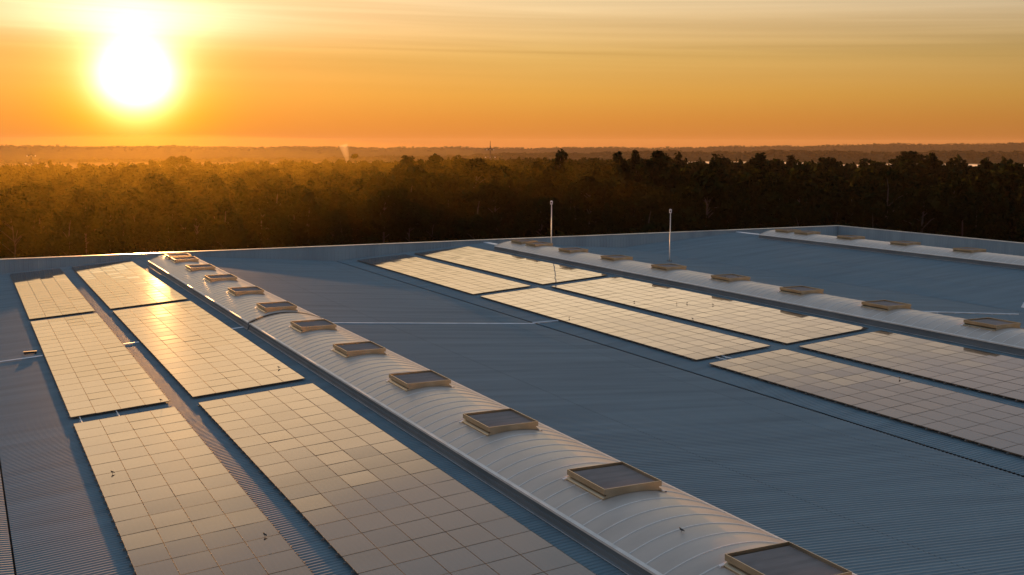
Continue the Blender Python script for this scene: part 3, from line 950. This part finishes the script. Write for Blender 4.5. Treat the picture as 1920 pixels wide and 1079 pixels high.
M_GLARE_VEIL = volume_mat('glare_veil', (1.0, 0.67, 0.02), 0.000095, 0.74)  # volume added to imitate lens glare
blob('mist', 305, -16.5, 11, 98, 190, 11, M_GLARE_VEIL, 'added golden veil imitating lens glare over the left half of the forest', 'mist')
th = th_of(655); x, y = polar(760, th)
mb = MB(); pts = []; rad = []
for i in range(9):
    q = i / 8; pts.append((x - 3.0 * q - 1.0 * q * q, y - 1.5 * q, 4 + 14.5 * q)); rad.append(0.6 + 2.6 * q)
mb.tube(pts, rad, 14)
o = mb.build('smoke', volume_mat('smoke_air', (0.9, 0.8, 0.68), 0.035, 0.4), smooth=True); tag(o, 'thin pale smoke plume rising from the forest', 'smoke', None, 'stuff')

# ------------------------------------------------------------------ sun and sky
SUN_AZ, SUN_EL = R(7.95), R(3.05)
SD = Vector((math.sin(SUN_AZ) * math.cos(SUN_EL), math.cos(SUN_AZ) * math.cos(SUN_EL), math.sin(SUN_EL)))
sl = bpy.data.lights.new('sun', 'SUN'); sl.energy = 5.0; sl.angle = R(0.55); sl.color = (1.0, 0.46, 0.14)
so = bpy.data.objects.new('sun', sl); COL.objects.link(so)
so.rotation_euler = (-SD).to_track_quat('-Z', 'Y').to_euler()

w = bpy.data.worlds.new('World'); S.world = w; w.use_nodes = True
nt = w.node_tree; N = nt.nodes; L = nt.links; N.clear()
out = N.new('ShaderNodeOutputWorld'); bg = N.new('ShaderNodeBackground'); L.new(bg.outputs[0], out.inputs['Surface'])
sky = N.new('ShaderNodeTexSky'); sky.sky_type = 'NISHITA'; sky.sun_disc = False; sky.sun_elevation = SUN_EL; sky.sun_rotation = SUN_AZ
sky.air_density = 1.0; sky.dust_density = 2.5; sky.ozone_density = 1.5; sky.altitude = 20
# graded evening sky: Nishita air plus the thin high cloud and dust glow round the sun, all by world direction
def nd(t, **kw):
    n = N.new(t)
    for k, v_ in kw.items(): setattr(n, k, v_)
    return n


def mth(op, a, b_=None, c_=None, clamp=False):
    n = nd('ShaderNodeMath', operation=op); n.use_clamp = clamp
    for i, q in enumerate((a, b_, c_)):
        if q is None: continue
        if isinstance(q, (int, float)): n.inputs[i].default_value = q
        else: L.new(q, n.inputs[i])
    return n.outputs[0]


def ramp(fac, stops, interp='EASE'):
    n = nd('ShaderNodeValToRGB'); cr = n.color_ramp; cr.interpolation = interp
    while len(cr.elements) < len(stops): cr.elements.new(0.5)
    for e_, (p_, c_) in zip(cr.elements, stops):
        e_.position = p_; e_.color = (*c_, 1)
    L.new(fac, n.inputs[0]); return n.outputs[0]


def vmul(a, b_):
    n = nd('ShaderNodeVectorMath', operation='MULTIPLY'); L.new(a, n.inputs[0])
    if isinstance(b_, tuple): n.inputs[1].default_value = b_
    else: L.new(b_, n.inputs[1])
    return n.outputs[0]


def vadd(a, b_):
    n = nd('ShaderNodeVectorMath', operation='ADD'); L.new(a, n.inputs[0]); L.new(b_, n.inputs[1]); return n.outputs[0]


def comb(x, y, z):
    n = nd('ShaderNodeCombineXYZ')
    for i, q in enumerate((x, y, z)):
        if isinstance(q, (int, float)): n.inputs[i].default_value = q
        else: L.new(q, n.inputs[i])
    return n.outputs[0]


tc = nd('ShaderNodeTexCoord'); nrm = nd('ShaderNodeVectorMath', operation='NORMALIZE'); L.new(tc.outputs['Generated'], nrm.inputs[0])
sx = nd('ShaderNodeSeparateXYZ'); L.new(nrm.outputs[0], sx.inputs[0])
DEG = 180 / math.pi
el = mth('MULTIPLY', mth('ARCSINE', sx.outputs[2]), DEG)
az = mth('SUBTRACT', mth('MULTIPLY', mth('ARCTAN2', sx.outputs[0], sx.outputs[1]), DEG), math.degrees(SUN_AZ))
azw = mth('SUBTRACT', mth('WRAP', mth('ADD', az, 180.0), 360.0, 0.0), 180.0)
aaz = mth('ABSOLUTE', azw)
dt = nd('ShaderNodeVectorMath', operation='DOT_PRODUCT'); L.new(nrm.outputs[0], dt.inputs[0]); dt.inputs[1].default_value = SD
ang = mth('MULTIPLY', mth('ARCCOSINE', mth('MINIMUM', dt.outputs['Value'], 1.0)), DEG)


def gauss(x, width, amp):
    q = mth('DIVIDE', x, width); return mth('MULTIPLY', mth('EXPONENT', mth('MULTIPLY', mth('MULTIPLY', q, q), -1.0)), amp)


p = lambda d_: (d_ + 2) / 92.0
# upper sheet of cloud: its lower-lit bank ends on a line that sinks away from the sun
els = mth('ADD', el, mth('MULTIPLY', mth('MULTIPLY', mth('SUBTRACT', mth('MINIMUM', aaz, 60.0), 10.0), 0.125), mth('DIVIDE', mth('SUBTRACT', el, 7.0), 6.0, clamp=True)))
base = ramp(mth('DIVIDE', mth('ADD', els, 2.0), 92.0), [
    (p(-2), (0.42, 0.14, 0.03)), (p(0), (0.62, 0.20, 0.036)), (p(1.2), (0.70, 0.27, 0.043)), (p(2.4), (0.755, 0.36, 0.062)), (p(4.3), (0.74, 0.435, 0.12)), (p(6), (0.81, 0.54, 0.24)), (p(7.5), (0.92, 0.69, 0.4)),
    (p(10), (1.4, 1.02, 0.60)), (p(14), (1.72, 1.26, 0.78)), (p(17.5), (1.35, 1.0, 0.66)), (p(19.3), (0.95, 0.74, 0.54)), (p(20.6), (0.66, 0.54, 0.46)), (p(26), (0.45, 0.45, 0.46)), (p(38), (0.26, 0.345, 0.44)), (p(60), (0.195, 0.31, 0.43)), (p(90), (0.16, 0.27, 0.41))], 'LINEAR')
azf = ramp(mth('DIVIDE', aaz, 180.0), [(0, (1.17, 1.02, 0.86)), (0.055, (1.10, 1.0, 0.91)), (0.11, (1.0, 1.0, 1.0)), (0.17, (0.88, 0.9, 0.96)), (0.25, (0.68, 0.74, 0.9)), (0.45, (0.5, 0.58, 0.85)), (1, (0.42, 0.5, 0.8))], 'LINEAR')
hi = mth('DIVIDE', mth('SUBTRACT', el, 7.0), 26.0, clamp=True)
mixn = nd('ShaderNodeMix', data_type='RGBA'); L.new(hi, mixn.inputs['Factor']); L.new(azf, mixn.inputs[6]); mixn.inputs[7].default_value = (1, 1, 1, 1)
base = vmul(base, mixn.outputs[2])
# cirrus: long thin streaks across the upper sky
nz = nd('ShaderNodeTexNoise'); nz.inputs['Scale'].default_value = 1.0; nz.inputs['Detail'].default_value = 5; nz.inputs['Roughness'].default_value = 0.5; nz.inputs['Distortion'].default_value = 0.6
L.new(comb(mth('MULTIPLY', azw, 0.038), mth('ADD', mth('MULTIPLY', el, 1.9), mth('MULTIPLY', azw, 0.045)), 3.7), nz.inputs['Vector'])
camp = mth('MULTIPLY', mth('MULTIPLY', mth('SUBTRACT', el, 2.2), 0.4, clamp=True), mth('SUBTRACT', 1.0, mth('DIVIDE', mth('SUBTRACT', el, 14.0), 20.0, clamp=True)))
cf = mth('ADD', 1.0, mth('MULTIPLY', mth('MULTIPLY', mth('SUBTRACT', nz.outputs['Fac'], 0.5), 0.48), camp))
base = vmul(base, comb(cf, mth('ADD', mth('MULTIPLY', cf, 1.1), -0.1), mth('ADD', mth('MULTIPLY', cf, 1.35), -0.35)))
# glow of the sun itself
below = mth('DIVIDE', mth('SUBTRACT', SUN_EL * DEG - 0.3, el), 1.6, clamp=True)
core = gauss(ang, 1.5, 3.0)
coreb = mth('MULTIPLY', gauss(ang, 1.42, 2.9), mth('SUBTRACT', 1.0, mth('MULTIPLY', below, 0.45)))
gg = gauss(ang, 3.3, 0.38); rr_ = gauss(ang, 5.0, 0.2)
glow = comb(mth('ADD', core, rr_), mth('ADD', mth('MULTIPLY', core, 0.98), gg), coreb)
blue_cut = mth('SUBTRACT', 1.0, mth('MULTIPLY', gauss(ang, 4.2, 1.0), below))
base = vmul(base, comb(1.0, 1.0, blue_cut))
# bright veil of cloud lit above the sun
band = mth('MULTIPLY', gauss(mth('SUBTRACT', el, 6.0), 0.95, 1.0), mth('ADD', gauss(azw, 5.0, 0.46), gauss(azw, 11.0, 0.16)))
pil = mth('MULTIPLY', gauss(mth('SUBTRACT', el, 5.0), 2.0, 1.0), gauss(azw, 2.6, 0.5))
band = mth('MULTIPLY', mth('ADD', band, pil), mth('ADD', 0.55, mth('MULTIPLY', nz.outputs['Fac'], 0.9)))
glow = vadd(glow, comb(band, mth('MULTIPLY', band, 0.96), mth('MULTIPLY', band, 0.78)))
# halo reaching higher than the frame, seen in the panels
halo = gauss(ang, 13.0, 0.09)
glow = vadd(glow, comb(halo, mth('MULTIPLY', halo, 0.5), mth('MULTIPLY', halo, 0.1)))
tot = vadd(vmul(vadd(base, glow), (5.0, 5.0, 5.0)), vmul(sky.outputs[0], (0.016, 0.016, 0.016)))
bg.inputs['Strength'].default_value = 0.1
L.new(tot, bg.inputs['Color'])

S.view_settings.view_transform = 'Standard'; S.view_settings.look = 'None'; S.view_settings.exposure = 1.0; S.view_settings.gamma = 1
c = S.cycles
c.max_bounces = 6; c.diffuse_bounces = 3; c.glossy_bounces = 3; c.transmission_bounces = 3; c.volume_bounces = 0; c.transparent_max_bounces = 6
c.use_denoising = True
